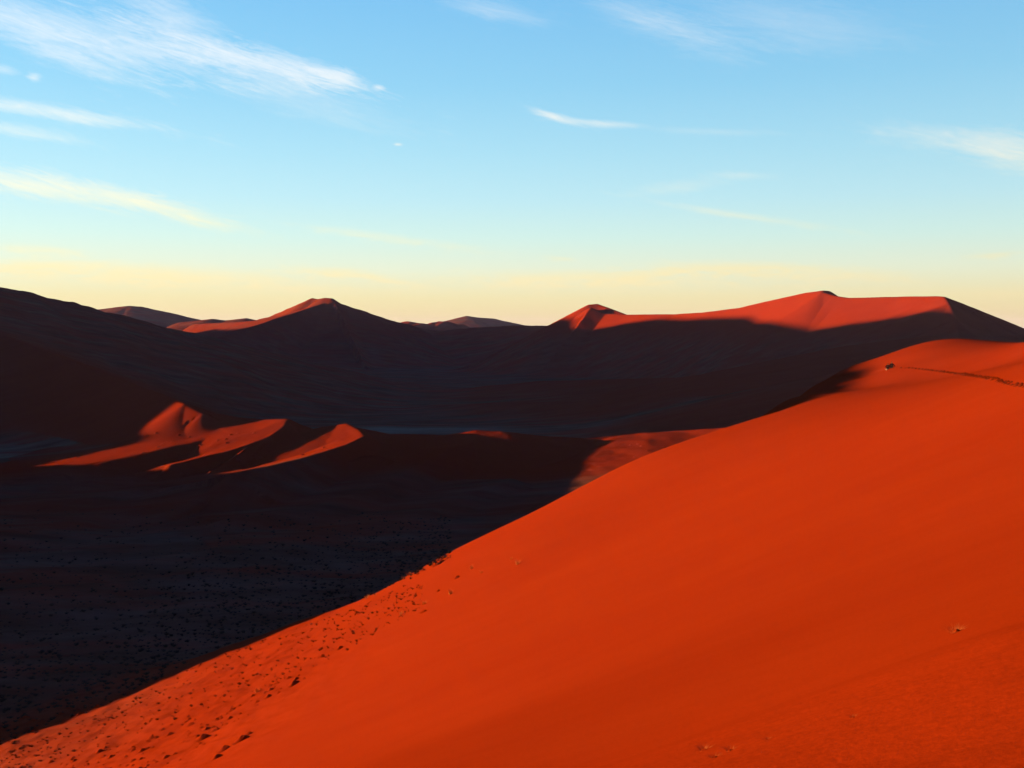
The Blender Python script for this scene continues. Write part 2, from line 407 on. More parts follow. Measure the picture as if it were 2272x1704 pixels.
# ------------------------------------------------------------------ terrain mesh
def build_terrain():
    th = []
    a = -29.5
    step = .085 / RES
    while a < 29.5: th.append(a); a += step
    a = 29.5
    while a < 80: th.append(a); a += .6
    while a < 360 - 80: th.append(a); a += 3.0
    while a < 360 - 29.5: th.append(a); a += .5 / RES
    th = np.radians(np.array(th)); 
    rs = []
    r = .08
    while r < 60: rs.append(r); r *= 1 + .022 / RES
    while r < 300: rs.append(r); r += max(.55, .0035 * r) / RES
    while r < 1750: rs.append(r); r += min(1.0 + (r - 300) * .004, 2.2) / RES
    while r < 3400: rs.append(r); r += 6 / RES
    while r < 12000: rs.append(r); r *= 1.12
    rs = np.array(rs)
    R, T = np.meshgrid(rs, th, indexing='ij')
    X = R * np.sin(T); Y = R * np.cos(T)
    nr, ncol = X.shape
    hs = np.empty((len(COMPS), nr, ncol), np.float32)
    CH = 100
    Z = np.empty_like(X); W = np.empty_like(X)
    for i in range(0, nr, CH):
        h = all_heights(X[i:i + CH].ravel(), Y[i:i + CH].ravel())
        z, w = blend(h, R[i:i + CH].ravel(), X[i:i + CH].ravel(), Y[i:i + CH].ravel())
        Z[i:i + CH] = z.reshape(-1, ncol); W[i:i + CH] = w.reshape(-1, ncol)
        hs[:, i:i + CH] = h.reshape(len(COMPS), -1, ncol)
    Pos = np.stack([X, Y, Z], -1)
    dR = np.gradient(Pos, axis=0)
    dT = np.roll(Pos, -1, 1) - np.roll(Pos, 1, 1)
    nrm = np.cross(dT, dR); nrm /= (np.linalg.norm(nrm, axis=-1, keepdims=True) + 1e-12)
    nrm[nrm[..., 2] < 0] *= -1
    jj = np.arange(ncol); jn = (jj + 1) % ncol
    i0 = np.arange(nr - 1)[:, None] * ncol
    quads = np.stack([i0 + jj, i0 + jn, i0 + ncol + jn, i0 + ncol + jj], -1)    # up-facing
    hq = hs[:, :-1] ; hq = hq + hs[:, 1:]
    hq = hq + hq[:, :, jn]
    own = hq.argmax(0)
    P_flat = Pos.reshape(-1, 3); N_flat = nrm.reshape(-1, 3); W_flat = W.ravel()
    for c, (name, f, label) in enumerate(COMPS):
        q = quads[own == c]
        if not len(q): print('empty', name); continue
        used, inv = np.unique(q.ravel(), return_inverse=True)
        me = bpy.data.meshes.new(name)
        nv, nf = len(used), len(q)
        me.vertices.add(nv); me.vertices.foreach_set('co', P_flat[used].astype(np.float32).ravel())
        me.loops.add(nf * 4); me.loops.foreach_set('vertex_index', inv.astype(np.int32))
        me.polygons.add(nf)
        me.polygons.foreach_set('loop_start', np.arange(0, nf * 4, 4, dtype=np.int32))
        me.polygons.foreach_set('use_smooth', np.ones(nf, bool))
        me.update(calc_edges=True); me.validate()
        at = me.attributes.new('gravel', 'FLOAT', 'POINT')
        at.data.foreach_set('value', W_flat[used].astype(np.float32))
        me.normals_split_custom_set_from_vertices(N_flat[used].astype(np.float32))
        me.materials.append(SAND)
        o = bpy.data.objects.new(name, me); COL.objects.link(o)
        tag(o, label, kind='structure')
    return Pos

build_terrain()

# ------------------------------------------------------------------ finding the ground along a line of sight
def ground_hit(px, py, rmin=3, rmax=500):
    u, v = sight(px, py)
    Y = np.geomspace(rmin, rmax, 900)
    for _ in range(2):
        d = heights_at(u * Y, Y) - v * Y
        k = int(np.argmax(d > 0))
        if d[k] <= 0: return None
        k = max(k, 1)
        Y = np.linspace(Y[k - 1], Y[k], 60)
    return Vector((u * Y[30], Y[30], float(heights_at(np.array([u * Y[30]]), np.array([Y[30]]))[0])))

def ground_hits(pix, rmin=3, rmax=520, n=700):
    """many lines of sight at once -> list of points (None where the ground is missed)"""
    uv = np.array([sight(a, b) for a, b in pix]); Y = np.geomspace(rmin, rmax, n)
    out = []
    for i in range(0, len(uv), 60):
        U = uv[i:i + 60, :1]; V = uv[i:i + 60, 1:]
        X = (U * Y).ravel(); YY = np.broadcast_to(Y, (len(U), n)).ravel().copy()
        d = heights_at(X, YY).reshape(len(U), n) - V * Y
        for j in range(len(U)):
            k = int(np.argmax(d[j] > 0))
            if d[j, k] <= 0 or k == 0: out.append(None); continue
            t = d[j, k - 1] / (d[j, k - 1] - d[j, k]); y = Y[k - 1] + t * (Y[k] - Y[k - 1])
            x = U[j, 0] * y
            out.append((x, y, V[j, 0] * y))
    return out

# ------------------------------------------------------------------ grass
def tuft_mesh(name, mat, nblade, height, spread, rnd, droop=.5, width=.02):
    vs, fs = [], []
    for i in range(nblade):
        a = rnd.uniform(0, 2 * math.pi); r0 = spread * .35 * math.sqrt(rnd.random())
        bx, by = r0 * math.cos(a), r0 * math.sin(a)
        a2 = a + rnd.uniform(-.5, .5); L = height * rnd.uniform(.55, 1.1); out = spread * rnd.uniform(.2, 1.0)
        dx, dy = math.cos(a2), math.sin(a2); w = width * rnd.uniform(.6, 1.3); nx, ny = -dy * w, dx * w
        p = []
        for t in (0, .5, 1):
            q = out * t ** 1.4; z = L * (t - droop * .45 * t * t) - .04
            p.append((bx + dx * q, by + dy * q, z))
        k = len(vs)
        vs += [(p[0][0] - nx, p[0][1] - ny, p[0][2]), (p[0][0] + nx, p[0][1] + ny, p[0][2]),
               (p[1][0] - nx * .7, p[1][1] - ny * .7, p[1][2]), (p[1][0] + nx * .7, p[1][1] + ny * .7, p[1][2]), p[2]]
        fs += [(k, k + 1, k + 3, k + 2), (k + 2, k + 3, k + 4)]
    me = bpy.data.meshes.new(name); me.from_pydata(vs, [], fs); me.materials.append(mat); me.update()
    return me

def mound_mesh(name, mat, rnd, seed):
    """small wind heap of sand: steep on the sheltered side, long tail behind"""
    vs, fs = [], []; n, m = 14, 7
    for j in range(m + 1):
        f = j / m
        for i in range(n):
            a = 2 * math.pi * i / n
            rx = 1.0 + .55 * max(0, math.cos(a)) + .12 * math.sin(3 * a + seed)
            z = .50 * (math.cos(f * math.pi) * .5 + .5) ** .9 * (1 + .12 * math.sin(2 * a + seed)) - .10
            vs.append((f * rx * math.cos(a), f * .85 * math.sin(a), z))
    for j in range(m):
        for i in range(n):
            k = (i + 1) % n
            fs.append((j * n + i, (j + 1) * n + i, (j + 1) * n + k, j * n + k))
    me = bpy.data.meshes.new(name); me.from_pydata(vs, [], fs); me.materials.append(mat)
    me.polygons.foreach_set('use_smooth', [True] * len(me.polygons)); me.update()
    return me

rg = random.Random(5)
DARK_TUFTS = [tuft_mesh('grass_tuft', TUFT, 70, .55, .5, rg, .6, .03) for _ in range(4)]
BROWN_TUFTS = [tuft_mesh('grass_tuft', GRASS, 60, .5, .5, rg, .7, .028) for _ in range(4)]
STRAW_TUFTS = [tuft_mesh('grass_tuft', STRAW, 46, .75, .5, rg, .5, .014) for _ in range(3)]
FINE_TUFTS = [tuft_mesh('grass_tuft', STRAW, 90, .7, .75, rg, .75, .006) for _ in range(3)]
MOUNDS = [mound_mesh('sand_mound', SAND, rg, s) for s in (0, 1.7, 3.1)]

def place_tuft(mesh, pos, size, label, group=None, mound=0.0, tilt=0.0, zscale=1.0):
    o = bpy.data.objects.new('grass_tuft', mesh)
    o.location = pos; o.rotation_euler = (tilt, 0, rg.uniform(0, 6.28)); o.scale = (size, size, size * zscale)
    COL.objects.link(o)
    tag(o, label, 'grass tuft', group)
    if mound:
        c = bpy.data.objects.new('sand_mound', rg.choice(MOUNDS)); COL.objects.link(c); c.parent = o
        k = mound / size
        c.scale = (k, k, k / zscale); c.rotation_euler = (0, 0, -o.rotation_euler[2] + rg.uniform(-.3, .5))
    return o

def inside(x, pts):
    return float(np.interp(x, [p[0] for p in pts], [p[1] for p in pts]))

EDGE = [(0, 1672), (258, 1562), (378, 1502), (481, 1448), (584, 1414), (690, 1376), (760, 1352), (820, 1330), (900, 1292)]
BARE = [(0, 1760), (250, 1730), (400, 1690), (520, 1610), (640, 1530), (760, 1450), (860, 1390), (960, 1335)]
# (1) tufts on the sunlit foot of the foreground dune, thinning out uphill
pts = []
while len(pts) < 900:
    x = rg.uniform(0, 940); a = inside(x, EDGE) + 6; b = inside(x, BARE)
    t = rg.random() ** 1.25; y = a + (b - a) * t
    if y < 1712 and a < b: pts.append((x, y))
hits = [h for h in ground_hits(pts) if h]
hits.sort(key=lambda h: h[1])
GA = 'grass tufts on the sunlit foot of the orange dune'
lit_rest = []
for i, h in enumerate(hits):
    size = rg.choice((.25, .32, .38, .46, .66)) * rg.uniform(.8, 1.25)
    if i < 172:
        place_tuft(rg.choice(BROWN_TUFTS), (h[0], h[1], h[2] - .02), size, 'one of many small brown grass tufts dotting the sunlit foot of the orange dune', GA, mound=size * rg.uniform(.55, .9), zscale=.7)
    else:
        lit_rest.append((h, size))

# (2) the larger clumps that stand out on the bare sand
BIG = [((539, 1641), 1.2, 'widest pair of grass clumps on the bare sand near the bottom edge'),
       ((452, 1637), 1.15, 'long low grass clump up the slope beside the thick of the tuft field'),
       ((500, 1662), 1.0, 'ragged clump with one upright stem just below the widest clump'),
       ((483, 1681), .9, 'small dark clump lowest on the slope at the bottom edge'),
       ((653, 1517), 1.0, 'single rounded dark clump alone on smooth sand above the tuft field'),
       ((642, 1505), .7, 'small clump just uphill of the single rounded dark clump'),
       ((596, 1546), .75, 'lone low clump midway between tuft field and smooth slope'),
       ((552, 1629), .8, 'clump at the right end of the lowest clump row'),
       ((755, 1438), .7, 'lone tuft highest on the smooth slope right of the tuft field'),
       ((716, 1455), .65, 'lower of two small tufts at the upper edge of the tuft field'),
       ((941, 1357), .75, 'dark lone tuft beside the straw pale tufts on the upper slope'),
       ((1015, 1281), .7, 'dark tuft in the line of debris halfway up the dune edge'),
       ((973, 1311), .5, 'small dark tuft between the straw tufts and the debris line'),
       ((910, 1321), .5, 'tiny dark tuft close under the dune edge')]
for p, size, lab in BIG:
    h = ground_hit(*p)
    place_tuft(rg.choice(BROWN_TUFTS), (h[0], h[1], h[2] - .03), size, lab, mound=size * .85, zscale=.75)

# (3) straw coloured wisps
WISPS = [((813, 1328), 1.1, 'pale straw tuft standing up on the dune edge, lowest on the edge'), ((832, 1321), .8, 'short straw wisp on the dune edge beside the lowest pale tuft'),
         ((906, 1277), 1.2, 'pale straw tuft on the dune edge against the dark valley, highest on the edge'), ((893, 1284), .8, 'short pale wisp on the dune edge just below the highest edge tuft'),
         ((942, 1340), .9, 'bright straw coloured bent tuft catching the sun on the slope'), ((889, 1364), .9, 'bright straw tuft lower left of the bent one'),
         ((1000, 1318), 1.2, 'faint thin haze of dry stems on the upper slope'), ((1148, 1252), 1.3, 'highest thin tuft of dry stems in the debris line'),
         ((1046, 1262), 1.0, 'thin dry tuft above the debris line'), ((1068, 1271), .7, 'short twiggy tuft in the middle of the debris line'),
         ((1134, 1241), .6, 'small dry twig tuft just above the highest thin tuft'), ((570, 1535), 1.0, 'pale thin tuft among the brown tufts of the field')]
for p, size, lab in WISPS:
    h = ground_hit(*p)
    place_tuft(rg.choice(STRAW_TUFTS), (h[0], h[1], h[2] - .03), size, lab)
NEAR_STRAW = [((2122, 1402), .20, 'flattened pale straw tuft alone on the right part of the slope'), ((1563, 1664), .16, 'upright pale straw sprig at the bottom edge'),
              ((1621, 1665), .14, 'small straw sprig right of the upright one'), ((1588, 1680), .13, 'straw sprig lying lowest at the bottom edge'),
              ((1704, 1641), .10, 'tiny dark sprig on smooth sand near the bottom edge'), ((1894, 1591), .10, 'tiny sprig highest of those near the bottom edge')]
for p, size, lab in NEAR_STRAW:
    h = ground_hit(*p, rmin=1.5)
    d = h.length
    place_tuft(rg.choice(FINE_TUFTS), (h[0], h[1], h[2] - .01), size * d / 9, lab, mound=size * d / 30, zscale=.6)

# (4) tufts on the sunlit part of the hummocky ridge
RT = [(346, 961), (324, 967), (270, 981), (274, 987), (350, 992), (360, 985), (382, 981), (396, 965), (420, 970), (483, 977), (501, 975), (512, 965), (527, 962), (563, 961), (445, 988), (503, 983),
      (396, 1010), (415, 1009), (317, 1005), (527, 1019), (534, 1025), (570, 1019), (581, 1016), (172, 1015), (718, 994), (671, 1010)]
for h in ground_hits(RT, 250, 520):
    if h:
        s = rg.uniform(1.0, 1.8)
        place_tuft(rg.choice(BROWN_TUFTS), (h[0], h[1], h[2] - .05), s, 'one of the scattered tufts on the sunlit hummocky ridge across the valley', 'tufts on the sunlit hummocky ridge', mound=s * .8, zscale=.6)
RP = [(1415, 985), (1422, 990), (1398, 988), (1436, 1000), (1471, 993), (1408, 1014)]
for h in ground_hits(RP, 250, 520):
    if h:
        place_tuft(rg.choice(BROWN_TUFTS), (h[0], h[1], h[2] - .05), rg.uniform(.9, 1.5), 'one of the few tufts on the red patch behind the foreground dune edge', 'tufts on the red sunlit patch', mound=.9, zscale=.6)

# (5) dark tufts all over the shaded valley floor: the nearest ones one by one, the rest as one cover
pts = []
while len(pts) < 2600:
    x = rg.uniform(0, 1000); top = 1120 + .02 * x; bot = inside(x, EDGE) - 8 if x < 900 else 1290 - (x - 900) * .5
    y = top + (bot - top) * rg.random() ** .62
    if y < bot: pts.append((x, y))
hits = [h for h in ground_hits(pts, 60, 420) if h and not (h[1] < 120 and h[0] > -40)]
hits.sort(key=lambda h: h[1])
GV = 'dark tufts on the shaded valley floor'
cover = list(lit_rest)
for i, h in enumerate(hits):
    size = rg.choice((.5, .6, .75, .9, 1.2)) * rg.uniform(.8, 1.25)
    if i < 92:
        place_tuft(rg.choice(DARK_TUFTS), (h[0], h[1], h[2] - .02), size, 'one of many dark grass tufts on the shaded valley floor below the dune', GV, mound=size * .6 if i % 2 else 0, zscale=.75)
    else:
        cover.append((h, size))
def ground_cover(items):
    vs, fs, mi = [], [], []
    base = [(np.array([v.co[:] for v in m.vertices]), [tuple(p.vertices) for p in m.polygons]) for m in DARK_TUFTS[:2] + BROWN_TUFTS[:2]]
    for h, size in items:
        lit = (h, size) in lit_set
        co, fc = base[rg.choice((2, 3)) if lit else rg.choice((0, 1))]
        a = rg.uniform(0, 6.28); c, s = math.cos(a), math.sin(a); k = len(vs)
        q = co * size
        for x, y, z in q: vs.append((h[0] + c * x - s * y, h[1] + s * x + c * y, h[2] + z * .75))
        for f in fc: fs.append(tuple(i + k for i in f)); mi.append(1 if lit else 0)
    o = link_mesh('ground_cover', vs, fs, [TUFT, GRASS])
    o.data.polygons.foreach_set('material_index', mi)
    tag(o, 'sparse low grass tufts spread over the valley floor and dune foot', kind='stuff')
lit_set = set(lit_rest)
ground_cover(cover)

# ------------------------------------------------------------------ trail of footprints along the dune crest
def trail():
    line = [(2290, 859), (2270, 856), (2243, 852), (2224, 846), (2199, 840), (2155, 834), (2107, 827), (2069, 822), (2027, 817), (1996, 816)]
    pix = []
    for i in range(len(line) - 1):
        for k in range(6):
            t = k / 6; pix.append((line[i][0] + t * (line[i + 1][0] - line[i][0]), line[i][1] + t * (line[i + 1][1] - line[i][1])))
    hp = [Vector(h) for h in ground_hits(pix, 60, 300) if h]
    # walk along the line, a step every .62 m, alternately left and right of it
    vs, fs = [], []
    prev = hp[0]; side = 1; carry = 0
    for a, b in zip(hp, hp[1:]):
        d = (b - a); d.z = 0; L = d.length
        if L < 1e-6: continue
        d.normalize(); n = Vector((-d.y, d.x, 0)); s = carry
        while s < L:
            c = a + d * s + n * .16 * side + Vector((rg.uniform(-.08, .08), rg.uniform(-.08, .08), 0))
            side = -side; s += .6
            if rg.random() < .12: continue
            # a heap of kicked sand: near side steep, far side running out into the slope
            W = .13 * rg.uniform(.8, 1.3); hgt = .17 * rg.uniform(.6, 1.25); k = len(vs); m = 6
            ca, sa = math.cos(.30), math.sin(.30)
            fx = Vector((d.x * ca - d.y * sa, d.x * sa + d.y * ca, 0)); fn = Vector((-fx.y, fx.x, 0))
            for i in range(m + 1):
                w = -1 + 2 * i / m; prof = (1 - w * w) ** .7
                for along, zz in ((-.10, -.12), (-.02 + .05 * abs(w), prof * hgt), (.12, prof * hgt * .95), (.75, -.12)):
                    q = c + fn * (w * W) + fx * along
                    vs.append([q.x, q.y, zz * (1 + .15 * math.sin(5 * w + k))])
            for i in range(m):
                for r_ in range(3):
                    a_ = k + i * 4 + r_
                    fs.append((a_, a_ + 1, a_ + 5, a_ + 4))
        carry = s - L
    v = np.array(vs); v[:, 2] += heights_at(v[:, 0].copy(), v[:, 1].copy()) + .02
    o = link_mesh('footprint_trail', v, fs, plain('print_shade_sand', (.050, .0050, .0006), .95, .2, 2), smooth=True)  # darkened sand colour paints in the shade of the footprint hollows
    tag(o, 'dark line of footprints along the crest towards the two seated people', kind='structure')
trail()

# ------------------------------------------------------------------ people
SKIN = plain('skin', (.10, .045, .028), .7, .06)
HAIR = plain('dark_hair', (.004, .003, .0025), .7)
NAVY = plain('dark_jacket', (.0025, .0025, .0035), .9)
MAROON = plain('dark_red_jacket', (.012, .0018, .002), .9)
TROUSER = plain('dark_trousers', (.003, .0025, .0025), .9)
SHOE = plain('dark_shoe', (.012, .009, .007), .8)
CANVAS = plain('pale_canvas', (.22, .13, .08), .85)
EYE = plain('eye', (.02, .015, .012), .4)

def skin_mesh(name, verts, edges, radii, mat, parent=None, level=1, root=0):
    me = bpy.data.meshes.new(name); me.from_pydata(verts, edges, [])
    o = bpy.data.objects.new(name, me); COL.objects.link(o)
    md = o.modifiers.new('skin', 'SKIN'); sb = o.modifiers.new('sub', 'SUBSURF'); sb.levels = level; sb.render_levels = level
    for i, r in enumerate(radii):
        sv = me.skin_vertices[0].data[i]; sv.radius = (r, r) if not isinstance(r, tuple) else r; sv.use_root = (i == root)
    dg = bpy.context.evaluated_depsgraph_get(); dg.update()
    new = bpy.data.meshes.new_from_object(o.evaluated_get(dg))
    o.modifiers.clear(); o.data = new; bpy.data.meshes.remove(me)
    new.name = name
    new.materials.clear(); new.materials.append(mat)
    new.polygons.foreach_set('use_smooth', [True] * len(new.polygons))
    if parent: o.parent = parent
    return o

def person(label, jacket, arm_out, turn, pos, k=1.0):
    # seated on the sand, knees drawn up, facing -Y of the figure
    V, E, R = [], [], []
    def v(p, r, to=None):
        V.append(p); R.append(r)
        if to is not None: E.append((to, len(V) - 1))
        return len(V) - 1
    pel = v((0, 0, .13), .135)
    sp1 = v((0, .03, .32), .125, pel); ch = v((0, .0, .52), .135, sp1); nk = v((0, -.045, .665), .058, ch)
    hd = v((0, -.07, .755), .078, nk); v((0, -.065, .86), .085, hd)
    no = v((0, -.165, .765), .016, hd)
    for s in (-1, 1): v((s * .086, -.06, .765), .018, hd)
    arms = []
    for s in (-1, 1):
        sh = v((s * .18, -.005, .565), .068, ch)
        out = arm_out == s
        if out:
            el = v((s * .36, .05, .40), .048, sh); wr = v((s * .46, .02, .13), .034, el); pa = v((s * .48, -.02, .06), .036, wr)
        else:
            el = v((s * .29, -.17, .36), .048, sh); wr = v((s * .13, -.40, .38), .034, el); pa = v((s * .06, -.455, .385), .036, wr)
        arms.append((s, sh, el, wr))
        bp = Vector(V[pa]); dirv = (bp - Vector(V[wr])).normalized(); sidev = Vector((0, 0, 1)) if not out else Vector((0, -1, 0))
        for f in range(4):
            o_ = sidev * (.024 * (1.5 - f)); L = (.075, .085, .08, .065)[f]
            f1 = v(tuple(bp + dirv * L * .5 + o_), .0095, pa); v(tuple(bp + dirv * L * .9 + o_ + Vector((0, .02, -.02))), .008, f1)
        t1 = v(tuple(bp + sidev * .045 + dirv * .0), .011, pa); v(tuple(bp + sidev * .06 + dirv * .035), .009, t1)
    for s in (-1, 1):
        hp = v((s * .10, -.06, .12), .10, pel); kn = v((s * .13, -.43, .43), .066, hp); an = v((s * .12, -.54, .085), .042, kn); v((s * .125, -.68, .045), .036, an)
    body = skin_mesh('person', V, E, R, SKIN)
    tag(body, label, 'person')
    # jacket: torso and sleeves
    V2 = [(0, 0, .16), (0, .03, .32), (0, 0, .52), (0, -.03, .63)]; R2 = [.165, .155, .165, .085]; E2 = [(0, 1), (1, 2), (2, 3)]
    for s, sh, el, wr in arms:
        a = len(V2); wv = Vector(V[el]).lerp(Vector(V[wr]), .88)
        V2 += [V[sh], V[el], tuple(wv)]; R2 += [.084, .064, .047]; E2 += [(2, a), (a, a + 1), (a + 1, a + 2)]
    skin_mesh('jacket', V2, E2, R2, jacket, body)
    V3 = [(0, 0, .12)]; R3 = [.155]; E3 = []
    for s in (-1, 1):
        a = len(V3); V3 += [(s * .10, -.06, .12), (s * .13, -.43, .43), (s * .12, -.53, .12)]; R3 += [.118, .082, .058]; E3 += [(0, a), (a, a + 1), (a + 1, a + 2)]
    skin_mesh('trousers', V3, E3, R3, TROUSER, body)
    skin_mesh('hair', [(0, -.02, .78), (0, -.035, .87), (0, -.055, .915)], [(0, 1), (1, 2)], [.088, .092, .06], HAIR, body)
    for s in (-1, 1):
        skin_mesh('shoe', [(s * .12, -.51, .05), (s * .125, -.60, .05), (s * .127, -.72, .035)], [(0, 1), (1, 2)], [.05, .052, .042], SHOE, body)
        bm = bmesh.new(); bmesh.ops.create_uvsphere(bm, u_segments=8, v_segments=6, radius=.011)
        bmesh.ops.translate(bm, verts=bm.verts, vec=(s * .032, -.146, .79)); me = bpy.data.meshes.new('eye'); bm.to_mesh(me); bm.free()
        me.materials.append(EYE); e = bpy.data.objects.new('eye', me); COL.objects.link(e); e.parent = body
    bm = bmesh.new(); bmesh.ops.create_cube(bm, size=1)
    for q in bm.verts: q.co = Vector((q.co.x * .05, q.co.y * .012 - .146, q.co.z * .010 + .722))
    bmesh.ops.bevel(bm, geom=bm.edges[:], offset=.003, segments=2, affect='EDGES')
    me = bpy.data.meshes.new('mouth'); bm.to_mesh(me); bm.free(); me.materials.append(MAROON)
    mo = bpy.data.objects.new('mouth', me); COL.objects.link(mo); mo.parent = body
    body.location = pos; body.rotation_euler = (0, 0, turn); body.scale = (k, k, k)
    return body

pa = ground_hit(1970.0, 819.2, 100, 300); pb = ground_hit(1975.6, 819.2, 100, 300)
def on_ground(x, y): return Vector((x, y, height_at(x, y)))
base = on_ground(pa.x, pa.y)
person('left of two people sitting together on the dune crest, dark red jacket', MAROON, -1, math.radians(-28), base, 1.4)
second = on_ground(pa.x + .72, pa.y - .1)
person('right of two people sitting together on the dune crest, dark jacket and one arm out', NAVY, 1, math.radians(-15), second, 1.45)

def bag():
    p = on_ground(pa.x - .75, pa.y - 1.3)
    bm = bmesh.new(); bmesh.ops.create_cube(bm, size=1)
    bmesh.ops.subdivide_edges(bm, edges=bm.edges[:], cuts=3, use_grid_fill=True)
    for q in bm.verts:
        x, y, z = q.co
        r = 1 - .35 * max(0, z) ** 2; b = 1 + .12 * (1 - 4 * x * x) * (1 - 4 * z * z)
        q.co = Vector((x * .34 * r, y * .24 * b * r, (z + .5) * .30))
    bmesh.ops.bevel(bm, geom=[e for e in bm.edges if e.calc_face_angle(0) > 1.0], offset=.03, segments=3, affect='EDGES')
    me = bpy.data.meshes.new('body'); bm.to_mesh(me); bm.free(); me.materials.append(CANVAS)
    me.polygons.foreach_set('use_smooth', [True] * len(me.polygons))
    root = bpy.data.objects.new('bag', None); COL.objects.link(root); root.location = p; root.rotation_euler = (0, 0, .5)
    tag(root, 'small pale bag lying on the sand in front of the seated people', 'bag')
    o = bpy.data.objects.new('body', me); COL.objects.link(o); o.parent = root
    n = 12; vs, fs = [], []
    for i in range(n + 1):
        a = math.pi * i / n
        for q in range(6):
            b = 2 * math.pi * q / 6; rr = .13 + .014 * math.cos(b)
            vs.append((rr * math.cos(a), .0 + .02 * math.sin(b), .26 + .10 * math.sin(a) * rr / .13))
    for i in range(n):
        for q in range(6):
            fs.append((i * 6 + q, i * 6 + (q + 1) % 6, (i + 1) * 6 + (q + 1) % 6, (i + 1) * 6 + q))
    link_mesh('handle', vs, fs, CANVAS, root, True)
bag()

# ------------------------------------------------------------------ light
SUN_EL = math.radians(4.5)
sd = bpy.data.lights.new('sun', 'SUN'); sd.energy = 5.0; sd.angle = math.radians(.5); sd.color = (1, .66, .31)
so = bpy.data.objects.new('sun', sd); COL.objects.link(so)
to_sun = Vector((-math.cos(SUN_EL), 0.0, math.sin(SUN_EL)))
so.rotation_euler = to_sun.to_track_quat('Z', 'Y').to_euler()
so.location = (-200, 0, 100)

